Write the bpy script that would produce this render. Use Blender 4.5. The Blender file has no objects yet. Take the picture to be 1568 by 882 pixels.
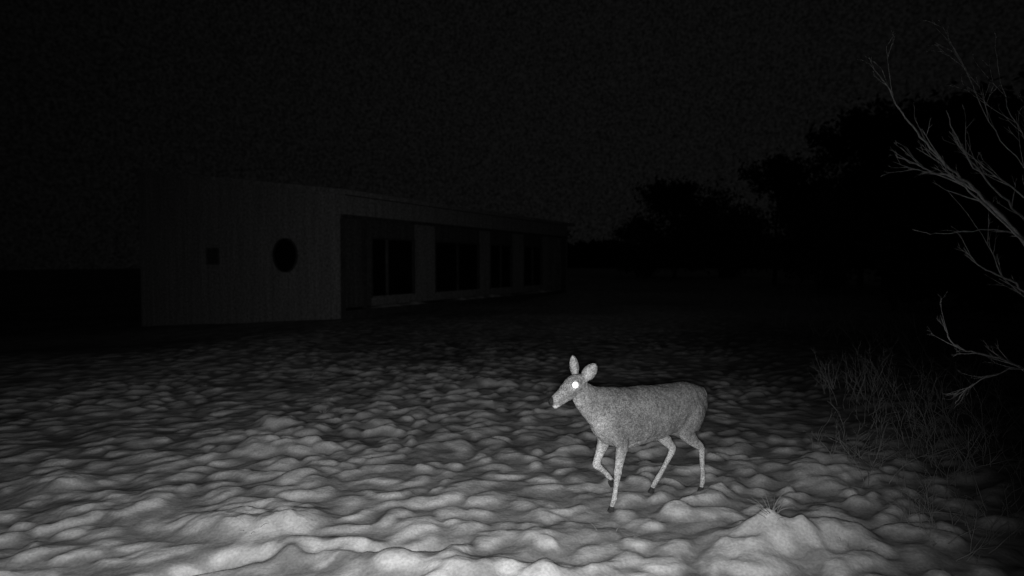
import bpy, math, random
import numpy as np
from mathutils import Vector, Matrix
random.seed(7); rng=np.random.RandomState(7)
scene=bpy.context.scene
col=scene.collection
scene.view_settings.view_transform='Standard'
try: scene.view_settings.look='None'
except Exception: pass
scene.view_settings.exposure=0

# ---------------------------------------------------------------- materials
def mat(name, lo, hi, scale=8.0, rough=0.8, bump=0.2, bscale=40.0, bdist=0.01, spec=0.2, attr=None, stretch=(1,1,1), detail=6, grain=0, gscale=150):
    m=bpy.data.materials.new(name); m.use_nodes=True
    nt=m.node_tree; N=nt.nodes; L=nt.links
    b=N['Principled BSDF']; b.inputs['Roughness'].default_value=rough
    b.inputs['Specular IOR Level'].default_value=spec
    tc=N.new('ShaderNodeTexCoord'); mp=N.new('ShaderNodeMapping'); mp.inputs['Scale'].default_value=stretch
    L.new(tc.outputs['Object'],mp.inputs['Vector'])
    n=N.new('ShaderNodeTexNoise'); n.inputs['Scale'].default_value=scale; n.inputs['Detail'].default_value=detail
    L.new(mp.outputs[0],n.inputs['Vector'])
    r=N.new('ShaderNodeMapRange'); r.inputs['From Min'].default_value=.3; r.inputs['From Max'].default_value=.7
    r.inputs['To Min'].default_value=lo; r.inputs['To Max'].default_value=hi
    L.new(n.outputs['Fac'],r.inputs['Value'])
    out=r.outputs[0]
    if attr:
        a=N.new('ShaderNodeAttribute'); a.attribute_name=attr
        mu=N.new('ShaderNodeMath'); mu.operation='MULTIPLY'
        L.new(out,mu.inputs[0]); L.new(a.outputs['Fac'],mu.inputs[1]); out=mu.outputs[0]
    if grain:
        g=N.new('ShaderNodeTexNoise'); g.inputs['Scale'].default_value=gscale; g.inputs['Detail'].default_value=2
        L.new(tc.outputs['Object'],g.inputs['Vector'])
        gr=N.new('ShaderNodeMapRange'); gr.inputs['From Min'].default_value=.3; gr.inputs['From Max'].default_value=.7
        gr.inputs['To Min'].default_value=1-grain; gr.inputs['To Max'].default_value=1+grain*.8
        L.new(g.outputs['Fac'],gr.inputs['Value'])
        mu=N.new('ShaderNodeMath'); mu.operation='MULTIPLY'
        L.new(out,mu.inputs[0]); L.new(gr.outputs[0],mu.inputs[1]); out=mu.outputs[0]
    L.new(out,b.inputs['Base Color'])
    if bump>0:
        n2=N.new('ShaderNodeTexNoise'); n2.inputs['Scale'].default_value=bscale; n2.inputs['Detail'].default_value=5
        L.new(mp.outputs[0],n2.inputs['Vector'])
        bp=N.new('ShaderNodeBump'); bp.inputs['Strength'].default_value=bump; bp.inputs['Distance'].default_value=bdist
        L.new(n2.outputs['Fac'],bp.inputs['Height']); L.new(bp.outputs[0],b.inputs['Normal'])
    return m
M_snow=mat('snow',.60,.84,3.0,.75,.4,20,.02,.15,attr='snow_shade',grain=.18,gscale=60)
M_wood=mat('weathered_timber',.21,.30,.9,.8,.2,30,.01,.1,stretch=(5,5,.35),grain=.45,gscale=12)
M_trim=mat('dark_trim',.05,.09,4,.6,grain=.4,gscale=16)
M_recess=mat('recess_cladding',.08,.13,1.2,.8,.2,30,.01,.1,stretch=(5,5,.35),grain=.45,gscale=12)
M_glass=mat('window_glass',.006,.01,1,.35,0,spec=.15)
M_fur=mat('deer_fur',.68,1.22,45,.8,.9,120,.006,.12,attr='fur',detail=4,grain=.6,gscale=130)
M_hoof=mat('hoof',.03,.07,60,.4)
M_nose=mat('nose',.02,.04,80,.4)
M_bark=mat('bark',.5,.8,40,.8,.4,80,.004)
M_barkd=mat('dark_bark',.03,.05,6,.9)
M_leaf=mat('dark_foliage',.03,.05,.8,.9,0)
M_weed=mat('dry_weed',.16,.42,5,.9,0)
M_brush=mat('brush_twigs',.05,.14,5,.9,0)
M_grass=mat('dry_grass',.2,.45,20,.9,0)
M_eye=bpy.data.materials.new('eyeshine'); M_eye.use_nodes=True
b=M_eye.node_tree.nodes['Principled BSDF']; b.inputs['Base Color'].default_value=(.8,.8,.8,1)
b.inputs['Emission Color'].default_value=(1,1,1,1); b.inputs['Emission Strength'].default_value=6  # lamp's reflection in the eyes, put in as emission

def mkobj(name,me,mats,parent=None,smooth=False):
    o=bpy.data.objects.new(name,me); col.objects.link(o)
    for m in (mats if isinstance(mats,(list,tuple)) else [mats]): me.materials.append(m)
    if smooth: me.polygons.foreach_set('use_smooth',[True]*len(me.polygons))
    if parent: o.parent=parent
    return o
def mesh(name,v,f):
    me=bpy.data.meshes.new(name); me.from_pydata([tuple(a) for a in v],[],f); me.update(); return me
def empty(name,loc=(0,0,0),rz=0):
    e=bpy.data.objects.new(name,None); e.location=loc; e.rotation_euler=(0,0,rz); col.objects.link(e); return e

# ---------------------------------------------------------------- numpy noise
def hsh(i,j,k):
    n=(i.astype(np.int64)*374761393+j.astype(np.int64)*668265263+k*1274126177)&0xffffffff
    n=((n^(n>>13))*1103515245)&0xffffffff
    n=((n^(n>>15))*2246822519)&0xffffffff
    n=n^(n>>16)
    return (n&0xffffff)/float(0xffffff)
def vnoise(x,y,k=0):
    i=np.floor(x); j=np.floor(y); fx=x-i; fy=y-j
    fx=fx*fx*fx*(fx*(fx*6-15)+10); fy=fy*fy*fy*(fy*(fy*6-15)+10)
    a=hsh(i,j,k);b_=hsh(i+1,j,k);c=hsh(i,j+1,k);d=hsh(i+1,j+1,k)
    return (a*(1-fx)+b_*fx)*(1-fy)+(c*(1-fx)+d*fx)*fy-.5
def fbm(x,y,o=4,k=0):
    s=0;a=1
    for q in range(o):
        s=s+a*vnoise(x*2**q+q*7.3,y*2**q-q*3.1,k+q); a*=.5
    return s
def cell(x,y,k=0):
    """smooth sum of randomly sized, randomly turned flat-topped mounds"""
    i=np.floor(x); j=np.floor(y)
    g=np.zeros(x.shape)
    for di in (-1,0,1):
        for dj in (-1,0,1):
            ci=i+di;cj=j+dj
            px=ci+.0+1.*hsh(ci,cj,k+11); py=cj+.0+1.*hsh(ci,cj,k+23)
            an=3.1*hsh(ci,cj,k+53); st=.75+.55*hsh(ci,cj,k+59)
            dx=px-x; dy=py-y
            ex=(dx*np.cos(an)+dy*np.sin(an))*st; ey=(-dx*np.sin(an)+dy*np.cos(an))/st
            d2=ex*ex+ey*ey; am=.1+1.05*hsh(ci,cj,k+37); s2=.08+.17*hsh(ci,cj,k+41)
            g+=am*np.exp(-(d2/s2)**1.5)
    return 1-np.exp(-1.6*g)

def ss(a,b,x):
    t=np.clip((x-a)/(b-a),0,1); return t*t*(3-2*t)
def base_h(x,y):
    h=-np.minimum(1.0,.085*np.maximum(0,-x-5.6))*ss(8,20,y)
    h=h+.10*fbm(x*.13,y*.13,3,5)*ss(3,9,y)
    h=h+.30*ss(3.0,5.5,x-.05*y)*ss(30,8,y)
    h=h+.015*np.clip(y-24,0,60)*ss(-2,6,x)
    return h
MOUNDS=[(1.50,3.80,.22,.15,.12),(1.78,3.86,.22,.15,.15),(2.12,3.90,.24,.15,.11),(1.40,3.55,.18,.15,.06),(1.95,3.60,.2,.12,.06),
        (-1.75,4.15,.42,.24,.11),(-1.2,3.72,.5,.14,.09),(-.55,3.55,.4,.13,.06),(-.1,3.38,.32,.13,.09),(.35,3.4,.3,.12,.05),
        (-2.6,6.7,.22,.18,.08),(-2.2,6.4,.2,.16,.08),(-2.0,5.8,.28,.16,.07),(-2.45,5.9,.18,.14,.07),(-2.9,4.4,.4,.3,.06),(-3.7,4.9,.25,.2,.07),
        (2.9,5.2,.5,.4,.06),(-.3,9.,.4,.3,.08)]
def height(x,y,full=False):
    h=base_h(x,y)
    wx=x+.15*fbm(x*2.3,y*2.3,3,31); wy=y+.15*fbm(x*2.3,y*2.3,3,57)
    ca,sa=math.cos(.40),math.sin(.40)
    rx=(ca*wx+sa*wy)/.235; ry=(-sa*wx+ca*wy)/.175
    g=cell(rx,ry,3)
    g2=cell(rx*.5+9,ry*.5+4,8)
    g3=cell(rx*2.1+3,ry*2.1+7,17)
    fade=ss(20,9,np.hypot(x,y))*.85+.15
    patch=.35+1.2*np.clip(fbm(x*.6,y*.6,3,77)+.45,0,1)
    mm=0
    for mx,my,sx,sy,a in MOUNDS:
        q=((x-mx)/sx)**2+((y-my)/sy)**2
        e=np.exp(-q**1.4); mm=mm+e*(a/.15)
        h=h+a*e*(1+.9*fbm(x*4.5,y*4.5,3,15))
    rel=(g*.043+g3*.009+g2*.026)*patch*(1-.5*np.clip(mm,0,1))
    h=h+rel*fade+.020*fbm(x*3.5,y*3.5,4,91)*fade
    h=h-.06*np.exp(-((y-(3.55+.35*(x+1.5)+.15*np.sin(x*3)))/.07)**2)*ss(-.1,-.6,x)*ss(-3,-2,x)
    if full: return h,g,g2,mm
    return h
def H(x,y): return float(height(np.array([float(x)]),np.array([float(y)]))[0])

# ---------------------------------------------------------------- ground sheet
def line(start,stop,flo,fhi,s0,g,gd):
    a=[flo]
    while a[-1]<fhi: a.append(a[-1]+s0)
    up=[a[-1]]
    while up[-1]<stop: up.append(up[-1]+s0*(1+g*(up[-1]-fhi)))
    dn=[flo]
    while dn[-1]>start: dn.append(dn[-1]-s0*(1+gd*(flo-dn[-1])))
    return np.array(dn[:0:-1]+a+up[1:])
xs=line(-260,260,-4.2,4.4,.025,.8,.8)
ys=line(-30,420,2.7,7.2,.022,.42,2)
X,Y=np.meshgrid(xs,ys); Z,G,G2,MM=height(X,Y,True); Z=Z-.045
nx,ny=len(xs),len(ys)
print('GRID',nx,ny)
co=np.stack([X,Y,Z],-1).reshape(-1,3).astype(np.float32)
idx=np.arange(nx*ny).reshape(ny,nx)
q=np.stack([idx[:-1,:-1],idx[:-1,1:],idx[1:,1:],idx[1:,:-1]],-1).reshape(-1,4)
me=bpy.data.meshes.new('snowy_ground')
me.vertices.add(len(co)); me.vertices.foreach_set('co',co.ravel())
me.loops.add(q.size); me.loops.foreach_set('vertex_index',q.ravel().astype(np.int32))
me.polygons.add(len(q)); me.polygons.foreach_set('loop_start',(np.arange(len(q))*4).astype(np.int32))
me.polygons.foreach_set('loop_total',np.full(len(q),4,np.int32))
me.update(calc_edges=True)
# snow tone: shade in the hollows between lumps, painted in as darker colour
snow_shade=.48+.52*ss(.10,.75,G+.35*fbm(X*6,Y*6,3,160)+.8*MM)
snow_shade=snow_shade*(1-.35*ss(.0,.4,fbm(X*.35+3,Y*.22,4,120))*ss(6,12,Y))
snow_shade=snow_shade*(1-.30*ss(4.2,7.0,Y)*ss(22,11,Y))  # lamp falloff painted in: snow colour darker over the middle distance
snow_shade=snow_shade-.12*ss(.1,.4,fbm(X*3,Y*3,3,140))
snow_shade=snow_shade*(1-.60*ss(2.3,3.8,X-.08*Y+.5*fbm(X*1.5,Y*1.5,3,180))*ss(22,12,Y))  # right bank darkened in colour, dimming towards the beam's edge
snow_shade=snow_shade*(1-.5*ss(18,26,Y)*ss(2,-6,X))  # far left ground darkened in colour to look unlit
snow_shade=np.clip(snow_shade+.30*ss(12,24,Y)*ss(-4,3,X),.12,1)  # far right field lightened in colour in place of more light
at=me.attributes.new('snow_shade','FLOAT','POINT'); at.data.foreach_set('value',snow_shade.ravel().astype(np.float32))
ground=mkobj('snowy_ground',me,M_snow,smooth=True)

# ---------------------------------------------------------------- building
bld=empty('timber_building',(-5.6,20,0),math.atan2(.879,.478))
def box(name,x0,x1,y0,y1,z0,z1,m,parent=bld,bev=.0):
    v=[(x,y,z) for z in (z0,z1) for y in (y0,y1) for x in (x0,x1)]
    f=[(0,2,3,1),(4,5,7,6),(0,1,5,4),(2,6,7,3),(0,4,6,2),(1,3,7,5)]
    o=mkobj(name,mesh(name,v,f),m,parent)
    return o
Lb,W=18.6,11.2
zr=lambda w:4.05+.13*w
def prism(name,x0,x1,prof,m):
    n=len(prof); v=[(x0,y,z) for y,z in prof]+[(x1,y,z) for y,z in prof]
    f=[tuple(range(n))[::-1],tuple(range(n,2*n))]+[(i,(i+1)%n,n+(i+1)%n,n+i) for i in range(n)]
    f=[tuple(reversed(a)) for a in f]
    return mkobj(name,mesh(name,v,f),m,bld)
prism('gable_wall',0,.18,[(0,-1.6),(W,-1.8),(W,zr(W)),(0,zr(0))],M_wood)
prism('far_gable_wall',Lb-.18,Lb,[(0,-.6),(W,-1.8),(W,zr(W)),(0,zr(0))],M_wood)
box('back_wall',.18,Lb-.18,W-.18,W,-1.8,zr(W)-.05,M_wood)
box('fascia_wall',.18,Lb-.18,.0,.16,3.40,zr(0)-.02,M_wood)
box('recess_ceiling',.18,Lb-.18,.16,1.0,3.40,3.46,M_trim)
box('opening_head_trim',.0,Lb,-.03,-.002,3.28,3.40,M_trim)
box('corner_post',-.03,.14,-.05,-.003,-.6,3.27,M_trim)
box('deck',.18,Lb-.18,-.05,.86,-.8,.22,M_trim)
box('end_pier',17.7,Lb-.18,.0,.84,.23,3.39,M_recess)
for a,c in ((1.4,4.9),(6.2,12.3),(12.6,17.3)):
    n=60; v=[];f=[]
    for i in range(n+1):
        t=a+(c-a)*i/n; e=min(1,4*min(i,n-i)/n)
        hh=(.03+.12*(vnoise(np.array([t*1.9]),np.array([2.]),4)[0]+.5))*e
        ed=.12*fbm(np.array([t*2.3]),np.array([5.]),3,6)[0]
        for j,(yy,zz) in enumerate(((-.08,.0),(.0,.6),(.12,1),(.28,.9),(.46,.0))):
            v.append((t,yy+ed*(1-j/4),.222+hh*zz))
    for i in range(n):
        for j in range(4): f.append((i*5+j,(i+1)*5+j,(i+1)*5+j+1,i*5+j+1))
    m=mesh('deck_snow',v,f)
    at=m.attributes.new('snow_shade','FLOAT','POINT'); at.data.foreach_set('value',[.7]*len(v))
    mkobj('deck_snow',m,M_snow,bld,True)
wins=[(2.4,5.0),(6.4,10.0),(11.0,13.3),(14.6,16.9)]
p=.18
for (a,c) in wins+[(17.7,17.7)]:
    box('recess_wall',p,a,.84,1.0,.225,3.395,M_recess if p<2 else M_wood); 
    if c>a:
        box('wall_below_window',a,c,.84,1.0,.225,.52,M_wood)
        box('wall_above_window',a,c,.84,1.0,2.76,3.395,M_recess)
        box('window_glass',a,c,.93,.95,.52,2.76,M_glass)
        fr=.07
        box('window_frame',a,a+fr,.82,.925,.52,2.76,M_trim); box('window_frame',c-fr,c,.82,.925,.52,2.76,M_trim)
        box('window_frame',a+fr,c-fr,.82,.925,2.69,2.76,M_trim); box('window_sill',a+fr,c-fr,.78,.925,.52,.58,M_wood)
        mid=a+(c-a)*(.36 if a<3 else .5)
        box('window_mullion',mid-.035,mid+.035,.83,.925,.58,2.69,M_trim if a>3 else M_recess)
    p=c
box('porch_post',1.14,1.26,.02,.14,.23,3.395,M_trim)
prism('roof',-.12,Lb+.35,[(-.35,zr(-.35)),(W+.4,zr(W+.4)),(W+.4,zr(W+.4)+.16),(-.35,zr(-.35)+.16)],M_wood)
y=.15
while y<W:
    rw=abs(y-2.58)<.62; sq=abs(y-6.49)<.42
    segs=[(-1.7,zr(y)-.03)]
    if rw: segs=[(-1.7,1.36),(2.78,zr(y)-.03)]
    if sq: segs=[(-1.7,1.70),(2.42,zr(y)-.03)]
    for s in segs: box('batten',-.006-.005*random.random(),-.001,y-.022,y+.022,s[0],s[1],M_wood)
    y+=.28+.06*random.random()
x=.4
while x<Lb-.3:
    box('batten',x-.022,x+.022,-.010,-.001,3.41,zr(0)-.05,M_wood); x+=.3
n=48;v=[];f=[]
prof=[(.60,-.001),(.60,-.06),(.56,-.06),(.56,-.02)]
for i in range(n):
    a=2*math.pi*i/n
    for r,d in prof: v.append((d,2.58+r*math.cos(a),2.07+r*math.sin(a)))
for i in range(n):
    for j in range(3):
        f.append((i*4+j,((i+1)%n)*4+j,((i+1)%n)*4+j+1,i*4+j+1))
mkobj('round_window_frame',mesh('rw',v,f),M_trim,bld)
mkobj('round_window_glass',mesh('rg',[(-.02,2.58+.56*math.cos(2*math.pi*i/n),2.07+.56*math.sin(2*math.pi*i/n)) for i in range(n)],[tuple(range(n))]),M_glass,bld)
box('vent_window_glass',-.03,-.002,6.19,6.79,1.80,2.32,M_trim)
for a in ((6.13,6.19,1.74,2.38),(6.79,6.85,1.74,2.38),(6.19,6.79,1.74,1.80),(6.19,6.79,2.32,2.38)):
    box('vent_window_frame',-.05,-.002,*a,M_recess)

# ---------------------------------------------------------------- deer
deer=empty('deer',(1.044,4.516,0),math.radians(206.57))
def catmull(P,n=5):
    out=[];P=[np.array(p,float) for p in P]
    for i in range(len(P)-1):
        p0=P[max(i-1,0)];p1=P[i];p2=P[i+1];p3=P[min(i+2,len(P)-1)]
        for k in range(n):
            t=k/n
            out.append(.5*((2*p1)+(-p0+p2)*t+(2*p0-5*p1+4*p2-p3)*t*t+(-p0+3*p1-3*p2+p3)*t**3))
    out.append(P[-1]); return out
V=[];F=[]
def tube(P,n=5,seg=20,exp_=1.0):
    Q=catmull(P,n); base=len(V)
    for i,a in enumerate(Q):
        d=Q[min(i+1,len(Q)-1)][:3]-Q[max(i-1,0)][:3]; d/=np.linalg.norm(d)+1e-9
        side=np.array([0,1,0.]); nrm=np.cross(side,d); nrm/=np.linalg.norm(nrm); sd=np.cross(d,nrm)
        for k in range(seg):
            t=2*math.pi*k/seg
            V.append(tuple(a[:3]+nrm*max(a[3],.002)*math.cos(t)+sd*max(a[4],.002)*math.sin(t)))
    m=len(Q)
    for i in range(m-1):
        for k in range(seg):
            F.append((base+i*seg+k,base+i*seg+(k+1)%seg,base+(i+1)*seg+(k+1)%seg,base+(i+1)*seg+k))
    F.append(tuple(base+k for k in range(seg))[::-1]); F.append(tuple(base+(m-1)*seg+k for k in range(seg)))
def leg(P,s):
    tube([(u,s+ds,z,r,rl) for u,ds,z,r,rl in P])
# trunk
tube([(-.505,0,.70,.03,.03),(-.485,0,.690,.105,.07),(-.42,0,.683,.150,.105),(-.33,0,.675,.175,.125),(-.22,0,.665,.187,.135),
      (-.08,0,.648,.202,.140),(.08,0,.640,.215,.145),(.22,0,.638,.221,.138),(.34,0,.650,.212,.122),(.43,0,.665,.178,.10),(.50,0,.675,.12,.075),(.535,0,.68,.04,.04)])
# neck
tube([(.30,0,.70,.16,.10),(.40,0,.715,.165,.095),(.475,0,.745,.145,.078),(.545,0,.785,.118,.064),(.60,0,.832,.098,.056),(.64,0,.870,.08,.05),(.66,0,.885,.05,.04)])
# head
tube([(.585,0,.940,.02,.02),(.60,0,.937,.05,.04),(.64,0,.925,.07,.055),(.69,0,.911,.073,.06),(.735,0,.888,.062,.052),(.78,0,.862,.048,.038),
      (.82,0,.838,.038,.031),(.853,0,.818,.034,.030),(.874,0,.806,.026,.026),(.882,0,.801,.012,.014)])
# lower jaw
tube([(.67,0,.864,.03,.03),(.73,0,.838,.028,.028),(.79,0,.804,.020,.022),(.832,0,.779,.017,.018),(.850,0,.770,.009,.010)])
for s in (.045,-.045): tube([(.66,s,.945,.02,.014),(.70,s,.941,.024,.016),(.735,s,.922,.014,.01)])
# front near leg (weight bearing)
leg([(.40,-.02,.70,.07,.05),(.385,-.01,.61,.085,.05),(.345,0,.52,.072,.048),(.325,.0,.455,.054,.038),(.34,0,.385,.040,.030),(.357,0,.30,.029,.025),
     (.362,0,.27,.032,.027),(.368,0,.235,.025,.022),(.382,0,.15,.019,.018),(.388,0,.105,.020,.019),(.392,0,.085,.023,.020),(.408,0,.05,.019,.018),(.415,0,.03,.018,.017)],.075)
# front far leg (lifted, folded at the wrist)
leg([(.40,.02,.70,.07,.05),(.39,.01,.60,.085,.05),(.378,0,.51,.068,.046),(.385,0,.45,.052,.038),(.415,0,.385,.038,.030),(.440,0,.325,.030,.025),
     (.444,0,.298,.033,.027),(.415,0,.270,.025,.021),(.368,0,.228,.019,.017),(.346,0,.203,.022,.019),(.324,0,.180,.017,.017),(.312,0,.168,.016,.016)],-.07)
# hind near leg (pushing, hock back)
leg([(-.36,-.03,.74,.08,.06),(-.34,-.01,.66,.125,.065),(-.31,0,.57,.115,.058),(-.275,0,.50,.085,.050),(-.30,0,.445,.056,.038),(-.36,0,.392,.040,.029),
     (-.412,0,.352,.033,.025),(-.425,0,.32,.029,.023),(-.43,0,.26,.022,.019),(-.438,0,.15,.019,.0175),(-.443,0,.095,.022,.019),(-.432,0,.055,.019,.017),(-.425,0,.03,.018,.017)],.075)
# hind far leg (swinging forward)
leg([(-.34,.03,.72,.08,.06),(-.29,.01,.64,.12,.065),(-.22,0,.55,.105,.055),(-.15,0,.485,.078,.047),(-.165,0,.43,.054,.038),(-.215,0,.375,.040,.029),
     (-.258,0,.335,.033,.025),(-.262,0,.303,.029,.023),(-.225,0,.245,.022,.019),(-.155,0,.15,.019,.0175),(-.112,0,.095,.022,.019),(-.08,0,.058,.019,.017),(-.068,0,.04,.018,.017)],-.07)
# tail
tube([(-.45,0,.78,.03,.03),(-.49,0,.765,.026,.03),(-.513,0,.70,.022,.032),(-.518,0,.64,.018,.026),(-.513,0,.60,.006,.008)])
tmp=mkobj('tmp_body',mesh('tmp_body',V,F),M_fur)
r=tmp.modifiers.new('r','REMESH'); r.mode='VOXEL'; r.voxel_size=.0065
s=tmp.modifiers.new('s','SMOOTH'); s.factor=.6; s.iterations=9
dg=bpy.context.evaluated_depsgraph_get(); dg.update()
bm_=bpy.data.meshes.new_from_object(tmp.evaluated_get(dg)); bpy.data.objects.remove(tmp)
n=len(bm_.vertices); c=np.empty(n*3); bm_.vertices.foreach_get('co',c); c=c.reshape(-1,3)
nn=np.empty(n*3); bm_.vertices.foreach_get('normal',nn); nn=nn.reshape(-1,3)
u,sd,z=c.T
rel=.010*fbm(u*11+sd*5,z*11-sd*9,3,9)+.003*fbm(u*55+sd*20,z*40+sd*40,2,19)
c=c+nn*(rel*np.where(z<.4,.3,1))[:,None]; bm_.vertices.foreach_set('co',c.ravel())
fur=np.full(n,.28)
fur+=.09*fbm(u*9,z*9+sd*4,4,3)
fur-=.09*ss(.75,.86,z)*ss(.5,.42,u)
fur-=.05*ss(-.3,-.48,u)*ss(.55,.65,z)
fur=np.where(u<.5,fur+.20*ss(.52,.44,z)*ss(.60,.25,np.abs(sd)*4),fur)
fur+=.20*ss(.46,.36,z)
fur-=.08*ss(.12,.05,z)
fur+=.18*ss(.38,.50,u)*ss(.80,.62,z)
head=ss(.56,.62,u)*ss(.72,.78,z)
fur+=.05*head
fur+=.35*ss(.80,.83,u)*ss(.795,.783,z)
fur+=.16*np.exp(-(((u-.70)/.05)**2+((z-.80)/.03)**2))
fur+=.14*np.exp(-(((u-.842)/.013)**2+((z-.825)/.04)**2))
fur=np.where((u>.865),.05,fur)
fur+=.12*np.exp(-(((u-.705)/.03)**2+((z-.921)/.022)**2))
at=bm_.attributes.new('fur','FLOAT','POINT'); at.data.foreach_set('value',np.clip(fur,.03,.75).astype(np.float32))
bm_.materials.clear()
mkobj('body',bm_,M_fur,deer,True)
print('DEER verts',n)
def ear(name,base,tip,face,width):
    base=Vector(base);tip=Vector(tip);ax=(tip-base); Ln=ax.length; ax.normalize()
    face=Vector(face); face=(face-ax*face.dot(ax)).normalized(); side=ax.cross(face)
    v=[];f=[];nt,nw=18,13; fv=[]
    for i in range(nt+1):
        t=i/nt
        w=width*.5*max(.02,min(1,(.5+1.4*t))*(1-max(0,(t-.40)/.60)**2.0)**.65)
        for j in range(nw):
            q=j/(nw-1)*2-1
            cup=(1-q*q)*.55*w
            v.append(base+ax*(Ln*t)+side*(q*w*(1-.25*(1-t)*abs(q)))-face*cup)
            fv.append(.34+.18*(1-abs(q))+(-.16 if abs(q)>.85 else 0))
    for i in range(nt):
        for j in range(nw-1):
            a=i*nw+j; f.append((a,a+1,a+nw+1,a+nw))
    m=mesh(name,v,f); at=m.attributes.new('fur','FLOAT','POINT'); at.data.foreach_set('value',fv)
    o=mkobj(name,m,M_fur,deer,True); so=o.modifiers.new('t','SOLIDIFY'); so.thickness=.006; so.offset=0
ear('ear_left',(.640,.040,.943),(.588,.120,1.070),(.55,.75,-.1),.104)
ear('ear_right',(.650,-.036,.955),(.642,-.090,1.106),(.80,.55,.0),.080)
def ball(name,cn,r,m,sc=(1,1,1)):
    v=[];f=[];a,b2=10,16
    for i in range(a+1):
        for j in range(b2):
            th=math.pi*i/a;ph=2*math.pi*j/b2
            v.append((cn[0]+r*sc[0]*math.sin(th)*math.cos(ph),cn[1]+r*sc[1]*math.sin(th)*math.sin(ph),cn[2]+r*sc[2]*math.cos(th)))
    for i in range(a):
        for j in range(b2): f.append((i*b2+j,(i+1)*b2+j,(i+1)*b2+(j+1)%b2,i*b2+(j+1)%b2))
    return mkobj(name,mesh(name,v,f),m,deer,True)
ball('eye_left',(.708,.047,.924),.021,M_eye)
ball('eye_right',(.708,-.047,.924),.021,M_eye)
ball('nose',(.875,0,.807),.017,M_nose,(.7,1.1,.9))
def hoof(name,u,s,z,ang):
    ca,sa=math.cos(ang),math.sin(ang)
    for k in (-1,1):
        v=[];f=[]
        pts=[(-.018,0,0),(.030,0,0),(.034,0,.006),(.010,0,.042),(-.014,0,.045)]
        for w,sc in ((.002,1),(.015,.8)):
            for (a,_,c2) in pts:
                x=a*sc;zz=c2*sc
                v.append((u+x*ca+zz*sa,s+k*w,z-x*sa+zz*ca))
        n=5;f=[tuple(range(n)),tuple(range(n,2*n))[::-1]]+[(i,n+i,n+(i+1)%n,(i+1)%n) for i in range(n)]
        o=mkobj(name,mesh(name,v,f),M_hoof,deer)
hoof('hoof_front_left',.415,.075,.0,0)
hoof('hoof_front_right',.299,-.07,.135,1.15)
hoof('hoof_hind_left',-.425,.075,.0,0)
hoof('hoof_hind_right',-.062,-.07,.003,-.15)

# ---------------------------------------------------------------- branching plants
def curves_to_mesh(name,splines,m,res=1):
    cu=bpy.data.curves.new(name,'CURVE'); cu.dimensions='3D'; cu.bevel_depth=1; cu.bevel_resolution=res; cu.use_fill_caps=False
    for pts in splines:
        sp=cu.splines.new('POLY'); sp.points.add(len(pts)-1)
        for i,(p_,r_) in enumerate(pts): sp.points[i].co=(*p_,1); sp.points[i].radius=r_
    o=bpy.data.objects.new('t',cu); col.objects.link(o)
    dg=bpy.context.evaluated_depsgraph_get(); dg.update()
    me=bpy.data.meshes.new_from_object(o.evaluated_get(dg)); bpy.data.objects.remove(o)
    me.materials.clear()
    return mkobj(name,me,m,smooth=True)
def grow(sp,p,d,L,r,depth,R,wob=.12,up=.05,nb=3,ratio=.6):
    p=Vector(p); d=Vector(d).normalized(); n=max(4,int(L/.06)); 
    n=min(n,12); pts=[(tuple(p),r)]; st=L/n; brs=[]
    for i in range(n):
        d=(d+Vector((R.uniform(-1,1),R.uniform(-1,1),R.uniform(-1,1)))*wob+Vector((0,0,up))).normalized()
        p=p+d*st; rr=r*(1-.8*(i+1)/n)+.0005
        pts.append((tuple(p),rr))
        if i>0: brs.append((p.copy(),d.copy(),rr,i/n))
    sp.append(pts)
    if depth>0:
        for _ in range(nb):
            q,dd,rr,t=R.choice(brs)
            perp=dd.cross(Vector((R.uniform(-1,1),R.uniform(-1,1),R.uniform(-1,1)))).normalized()
            nd=(dd+perp*R.uniform(.35,.8)).normalized()
            grow(sp,q,nd,L*ratio*R.uniform(.5,1)*(1.1-t*.5),rr*.7,depth-1,R,wob,up,nb,ratio)
def path(sp,pts,r0,r1,R,depth=2,nb=5,L=.35):
    Q=catmull(pts,6); n=len(Q); out=[]
    for i,q in enumerate(Q):
        j=np.array([R.uniform(-1,1) for _ in range(3)])*.008
        out.append((tuple(q+j),r0+(r1-r0)*i/(n-1)))
    sp.append(out)
    for _ in range(nb):
        i=R.randrange(n//5,n-2); p=Vector(out[i][0]); d=(Vector(out[i+1][0])-p).normalized()
        perp=d.cross(Vector((R.uniform(-1,1),R.uniform(-.5,.5),R.uniform(-1,1)))).normalized()
        grow(sp,p,d+perp*R.uniform(.25,.5),L*R.uniform(.4,1),out[i][1]*.6,depth-1,R,.07,.03,2,.6)
R=random.Random(5)
sp=[]
path(sp,[(3.95,4.35,-.1),(3.95,4.3,.6),(3.95,4.2,1.2),(3.95,4.15,1.9),(3.9,4.1,2.6),(3.9,4.1,3.4)],.045,.018,R,3,6,.7)
path(sp,[(3.95,4.2,1.30),(3.70,4.15,1.58),(3.40,4.08,1.92),(3.10,4.02,2.18),(2.86,4.0,2.38),(2.66,4.0,2.58),(2.50,3.98,2.76),(2.41,3.98,2.93)],.015,.0032,R,3,10,.30)
path(sp,[(3.45,4.1,1.88),(3.18,4.05,2.13),(2.92,4.0,2.30),(2.70,4.0,2.37),(2.50,4.0,2.46)],.009,.003,R,3,7,.25)
path(sp,[(3.75,4.15,1.70),(3.40,4.1,2.08),(3.16,4.1,2.32),(2.98,4.1,2.56),(2.90,4.1,2.78)],.009,.0025,R,3,8,.30)
path(sp,[(3.85,4.1,1.40),(3.50,4.0,1.78),(3.20,3.98,2.02),(2.95,3.95,2.22),(2.72,3.95,2.34),(2.55,3.95,2.36)],.010,.0025,R,3,8,.25)
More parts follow.
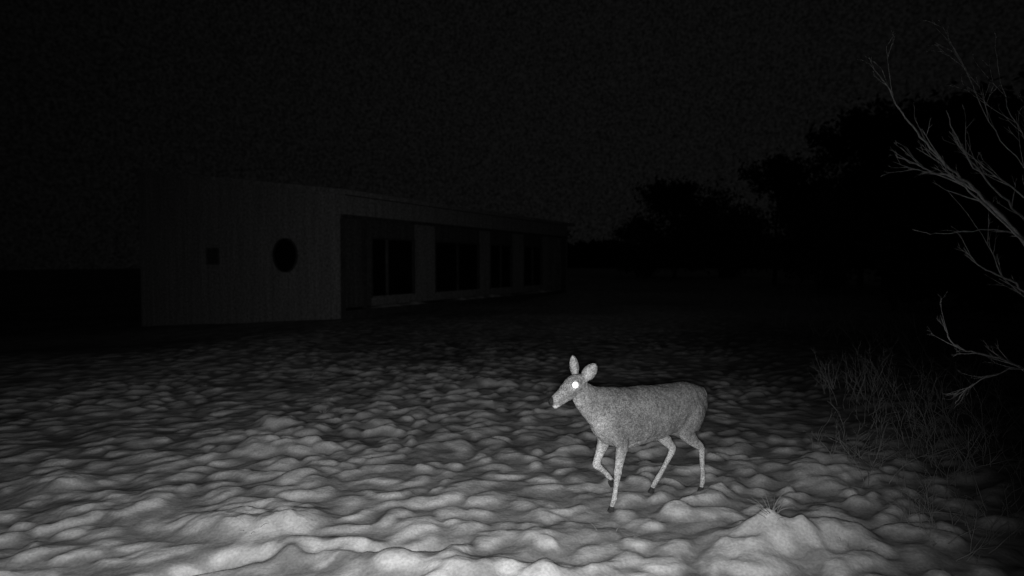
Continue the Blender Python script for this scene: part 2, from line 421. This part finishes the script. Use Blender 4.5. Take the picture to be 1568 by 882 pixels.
path(sp,[(3.9,4.1,1.55),(3.58,4.0,1.92),(3.28,3.98,2.22),(3.0,3.95,2.40),(2.80,3.95,2.60)],.008,.002,R,3,8,.25)
path(sp,[(3.9,4.15,1.72),(3.45,4.1,1.93),(3.15,4.05,1.98),(2.85,4.05,1.95),(2.66,4.05,1.98)],.007,.002,R,2,3,.2)
path(sp,[(3.95,4.2,1.15),(3.6,4.1,1.44),(3.38,4.1,1.62),(3.15,4.1,1.74),(3.03,4.1,1.86)],.010,.003,R,2,4,.25)
path(sp,[(3.95,4.25,.8),(3.55,4.2,1.02),(3.30,4.2,1.12),(3.08,4.2,1.18),(2.98,4.2,1.32)],.011,.003,R,3,9,.22)
path(sp,[(3.95,4.25,.9),(3.5,4.1,1.05),(3.25,4.1,1.00),(3.1,4.1,.92),(3.0,4.1,.80)],.007,.002,R,3,6,.22)
path(sp,[(3.9,4.2,1.8),(3.7,4.3,2.3),(3.45,4.4,2.7),(3.25,4.4,3.1),(3.1,4.4,3.35)],.005,.0013,R,3,7,.45)
path(sp,[(3.9,4.2,2.1),(3.6,4.3,2.6),(3.5,4.4,3.0),(3.42,4.4,3.4)],.005,.0013,R,3,7,.45)
path(sp,[(3.9,4.2,1.3),(3.6,4.4,1.6),(3.5,4.5,1.9),(3.2,4.5,2.3)],.005,.0013,R,3,6,.4)
shrub=curves_to_mesh('bare_shrub',sp,M_bark)

def weeds(name,area,n,hr,rad,R,m,lean=.4,wob=.17):
    sp=[]
    pts=[area(R) for _ in range(n)]
    hs=height(np.array([a for a,_ in pts]),np.array([b for _,b in pts]))
    for (x,y),z0 in zip(pts,hs):
        h=R.uniform(*hr)*R.uniform(.6,1); d=Vector((R.uniform(-lean,lean),R.uniform(-lean,lean),1))
        grow(sp,(x,y,z0-.1),d,h,R.uniform(*rad),2 if R.random()<.4 else 1,R,wob,-.02,R.choice((2,4,5)),.4)
    return curves_to_mesh(name,sp,m,0)
def a1(R):
    y=R.uniform(4.2,8.5); return 2.5+.20*y+abs(R.gauss(0,.9)),y
weeds('dry_weeds',a1,240,(.3,.95),(.002,.0050),R,M_weed,.5,.22)
def a1b(R):
    y=R.uniform(3.5,6); return 2.1+.14*y+abs(R.gauss(0,.6)),y
weeds('weed_stalks',a1b,130,(.15,.6),(.0016,.0036),R,M_weed,.7,.25)
def a2(R):
    y=R.uniform(8,24); return 4.4+.16*y+abs(R.gauss(0,1.8)),y
weeds('roadside_brush',a2,200,(.5,1.5),(.004,.009),R,M_brush,.5,.22)
def tuft(name,x,y,n,h,spread,lean=0):
    sp=[]
    for _ in range(n):
        a=R.uniform(0,6.28); rr=spread*R.random(); px,py=x+rr*math.cos(a),y+rr*math.sin(a)
        p=Vector((px,py,H(px,py)-.075)); d=Vector((math.cos(a)*.45+lean,math.sin(a)*.45,1)); hh=h*R.uniform(.4,1)
        pts=[]
        for i in range(6):
            pts.append((tuple(p),.0022*(1-i/6.)+.0005)); d=d+Vector((math.cos(a)*.16+R.uniform(-.1,.1),math.sin(a)*.16,-.13)); d.normalize(); p=p+d*hh/5
        sp.append(pts)
    return curves_to_mesh(name,sp,M_grass,0)
tuft('grass_tuft',1.66,3.84,20,.20,.05,-.3)
tuft('grass_tuft.001',-2.25,7.2,10,.38,.08)
tuft('grass_tuft.002',2.05,3.68,18,.13,.10)
tuft('grass_tuft.003',-1.75,3.98,12,.13,.1)
tuft('grass_tuft.004',-3.2,9.6,8,.3,.05)
tuft('grass_tuft.005',.62,3.9,8,.13,.15)

# ---------------------------------------------------------------- distant trees
def tree_mesh(name,h,w,seed,leaves=5200,ls=.28):
    R=random.Random(seed); nr=np.random.RandomState(seed)
    tips=[]
    V=[];F=[];MI=[]
    def tub(a,b_,r0,r1):
        a=Vector(a);b_=Vector(b_); d=(b_-a).normalized(); s=d.cross(Vector((.3,1,.2))).normalized(); t=d.cross(s); k=len(V)
        for q,r_ in ((a,r0),(b_,r1)):
            for i in range(6):
                an=i*math.pi/3; V.append(tuple(q+s*r_*math.cos(an)+t*r_*math.sin(an)))
        for i in range(6): F.append((k+i,k+(i+1)%6,k+6+(i+1)%6,k+6+i)); MI.append(0)
    p=Vector((0,0,-1)); r_=h*.022
    nseg=7
    for i in range(nseg):
        q=p+Vector((R.uniform(-.2,.2),R.uniform(-.2,.2),(h*.85+1)/nseg)); tub(p,q,r_,r_*.82); r_*=.82
        if i>=1:
            for k in range(4):
                a=R.uniform(0,6.28); L=w*.5*R.uniform(.6,1.05)*(math.sin(math.pi*min(1,(i+1.2)/(nseg+1.2)))**.6)
                e=q+Vector((math.cos(a)*L,math.sin(a)*L,L*R.uniform(.1,.7)))
                m_=(q+e)/2+Vector((0,0,-.1*L)); tub(q,m_,r_*.5,r_*.3); tub(m_,e,r_*.3,.02)
                tips+= [(m_,L*.30),(e,L*.36),((m_+e)/2+Vector((R.uniform(-1,1),R.uniform(-1,1),R.uniform(-.5,1)))*.4,L*.3)]
        p=q
    tips.append((p,w*.16))
    per=leaves//len(tips)
    for c_,rad in tips:
        for _ in range(per):
            o=nr.normal(size=3)*rad*.55; q=np.array(c_)+o*np.array([1,1,.75])
            a=nr.normal(size=3);a/=np.linalg.norm(a); b2=np.cross(a,nr.normal(size=3)); b2/=np.linalg.norm(b2); s=ls*nr.uniform(.4,1)
            k=len(V); V.extend([tuple(q+a*s),tuple(q+b2*s*.5),tuple(q-a*s),tuple(q-b2*s*.5)]); F.append((k,k+1,k+2,k+3)); MI.append(1)
    me=mesh(name,V,F); me.materials.append(M_barkd); me.materials.append(M_leaf); me.polygons.foreach_set('material_index',MI)
    return me
T=[tree_mesh('tree_a',10,9,1,9000,.32),tree_mesh('tree_b',12,10,2,9000,.34),tree_mesh('tree_c',8,8,3,7000)]
def put(x,y,k,s,sz=None):
    o=bpy.data.objects.new('broadleaf_tree',T[k]); col.objects.link(o); o.location=(x,y,0); o.rotation_euler=(0,0,random.uniform(0,6)); o.scale=(s,s,sz or s)
put(15.6,58,0,.98); put(12.2,60,2,.75); put(20.5,60,2,.85)
put(19.0,44,1,.78,.80); put(24.0,42,1,1.0,1.02); put(30,42,1,1.1); put(22,36,2,.9); put(28,33,0,1.1); put(17.,34,2,.62); put(34,34,1,1.1)
put(14.5,23,2,.66); put(18.5,24,0,.8); put(13.5,17,2,.55); put(22,22,1,.8)
put(3.,66,2,.75)
V=[];F=[]
nr=np.random.RandomState(3)
for _ in range(12000):
    a=nr.uniform(0,1.3); d=nr.uniform(150,175)
    hh=5+3.5*(vnoise(np.array([a*14]),np.array([1.]),2)[0]+.5)
    z_=nr.uniform(0,1)**.8*hh
    q=np.array([d*math.sin(a),d*math.cos(a),z_+.8]); e=nr.normal(size=3);e/=np.linalg.norm(e);g=np.cross(e,nr.normal(size=3));g/=np.linalg.norm(g);s=nr.uniform(.7,1.6)
    k=len(V);V.extend([tuple(q+e*s),tuple(q+g*s*.6),tuple(q-e*s),tuple(q-g*s*.6)]);F.append((k,k+1,k+2,k+3))
mkobj('distant_tree_line',mesh('distant_tree_line',V,F),M_leaf)

# ---------------------------------------------------------------- night sky
w=bpy.data.worlds.new('World'); scene.world=w; w.use_nodes=True
nt=w.node_tree; bg=nt.nodes['Background']
tc=nt.nodes.new('ShaderNodeTexCoord'); rp=nt.nodes.new('ShaderNodeValToRGB')
dt=nt.nodes.new('ShaderNodeVectorMath'); dt.operation='DOT_PRODUCT'; dt.inputs[1].default_value=(.17,.97,.17)
nt.links.new(tc.outputs['Generated'],dt.inputs[0]); nt.links.new(dt.outputs['Value'],rp.inputs[0])
rp.color_ramp.elements[0].position=.62; rp.color_ramp.elements[0].color=(.38,.38,.38,1)
rp.color_ramp.elements[1].position=1; rp.color_ramp.elements[1].color=(1,1,1,1)
no=nt.nodes.new('ShaderNodeTexNoise'); no.inputs['Scale'].default_value=240; no.inputs['Detail'].default_value=2
mr=nt.nodes.new('ShaderNodeMapRange'); mr.inputs['From Min'].default_value=.3; mr.inputs['From Max'].default_value=.7; mr.inputs['To Min'].default_value=.4; mr.inputs['To Max'].default_value=1.6
mx=nt.nodes.new('ShaderNodeMixRGB'); mx.blend_type='MULTIPLY'; mx.inputs[0].default_value=1
nt.links.new(tc.outputs['Generated'],no.inputs['Vector']); nt.links.new(no.outputs['Fac'],mr.inputs['Value'])
nt.links.new(rp.outputs[0],mx.inputs[1]); nt.links.new(mr.outputs[0],mx.inputs[2]); nt.links.new(mx.outputs[0],bg.inputs[0])
bg.inputs[1].default_value=.0034

# the wildlife camera's own infrared lamp, beside the lens
ld=bpy.data.lights.new('infrared_lamp','SPOT'); ld.energy=660; ld.spot_size=math.radians(102); ld.spot_blend=1.0; ld.shadow_soft_size=.07
lo=bpy.data.objects.new('infrared_lamp',ld); col.objects.link(lo); lo.location=(.0,0,1.69)
lo.rotation_euler=(Vector((-.72,3.9,.32))-lo.location).to_track_quat('-Z','Y').to_euler()

cd=bpy.data.cameras.new('camera'); cam=bpy.data.objects.new('camera',cd); col.objects.link(cam); scene.camera=cam
cd.sensor_width=36; cd.lens=36*934/1568; cd.clip_end=2000; cd.clip_start=.05
cd.dof.use_dof=True; cd.dof.focus_distance=4.7; cd.dof.aperture_fstop=1.2
cam.location=(0,0,1.75); cam.rotation_euler=(math.radians(90)-math.atan(36/934),0,0)
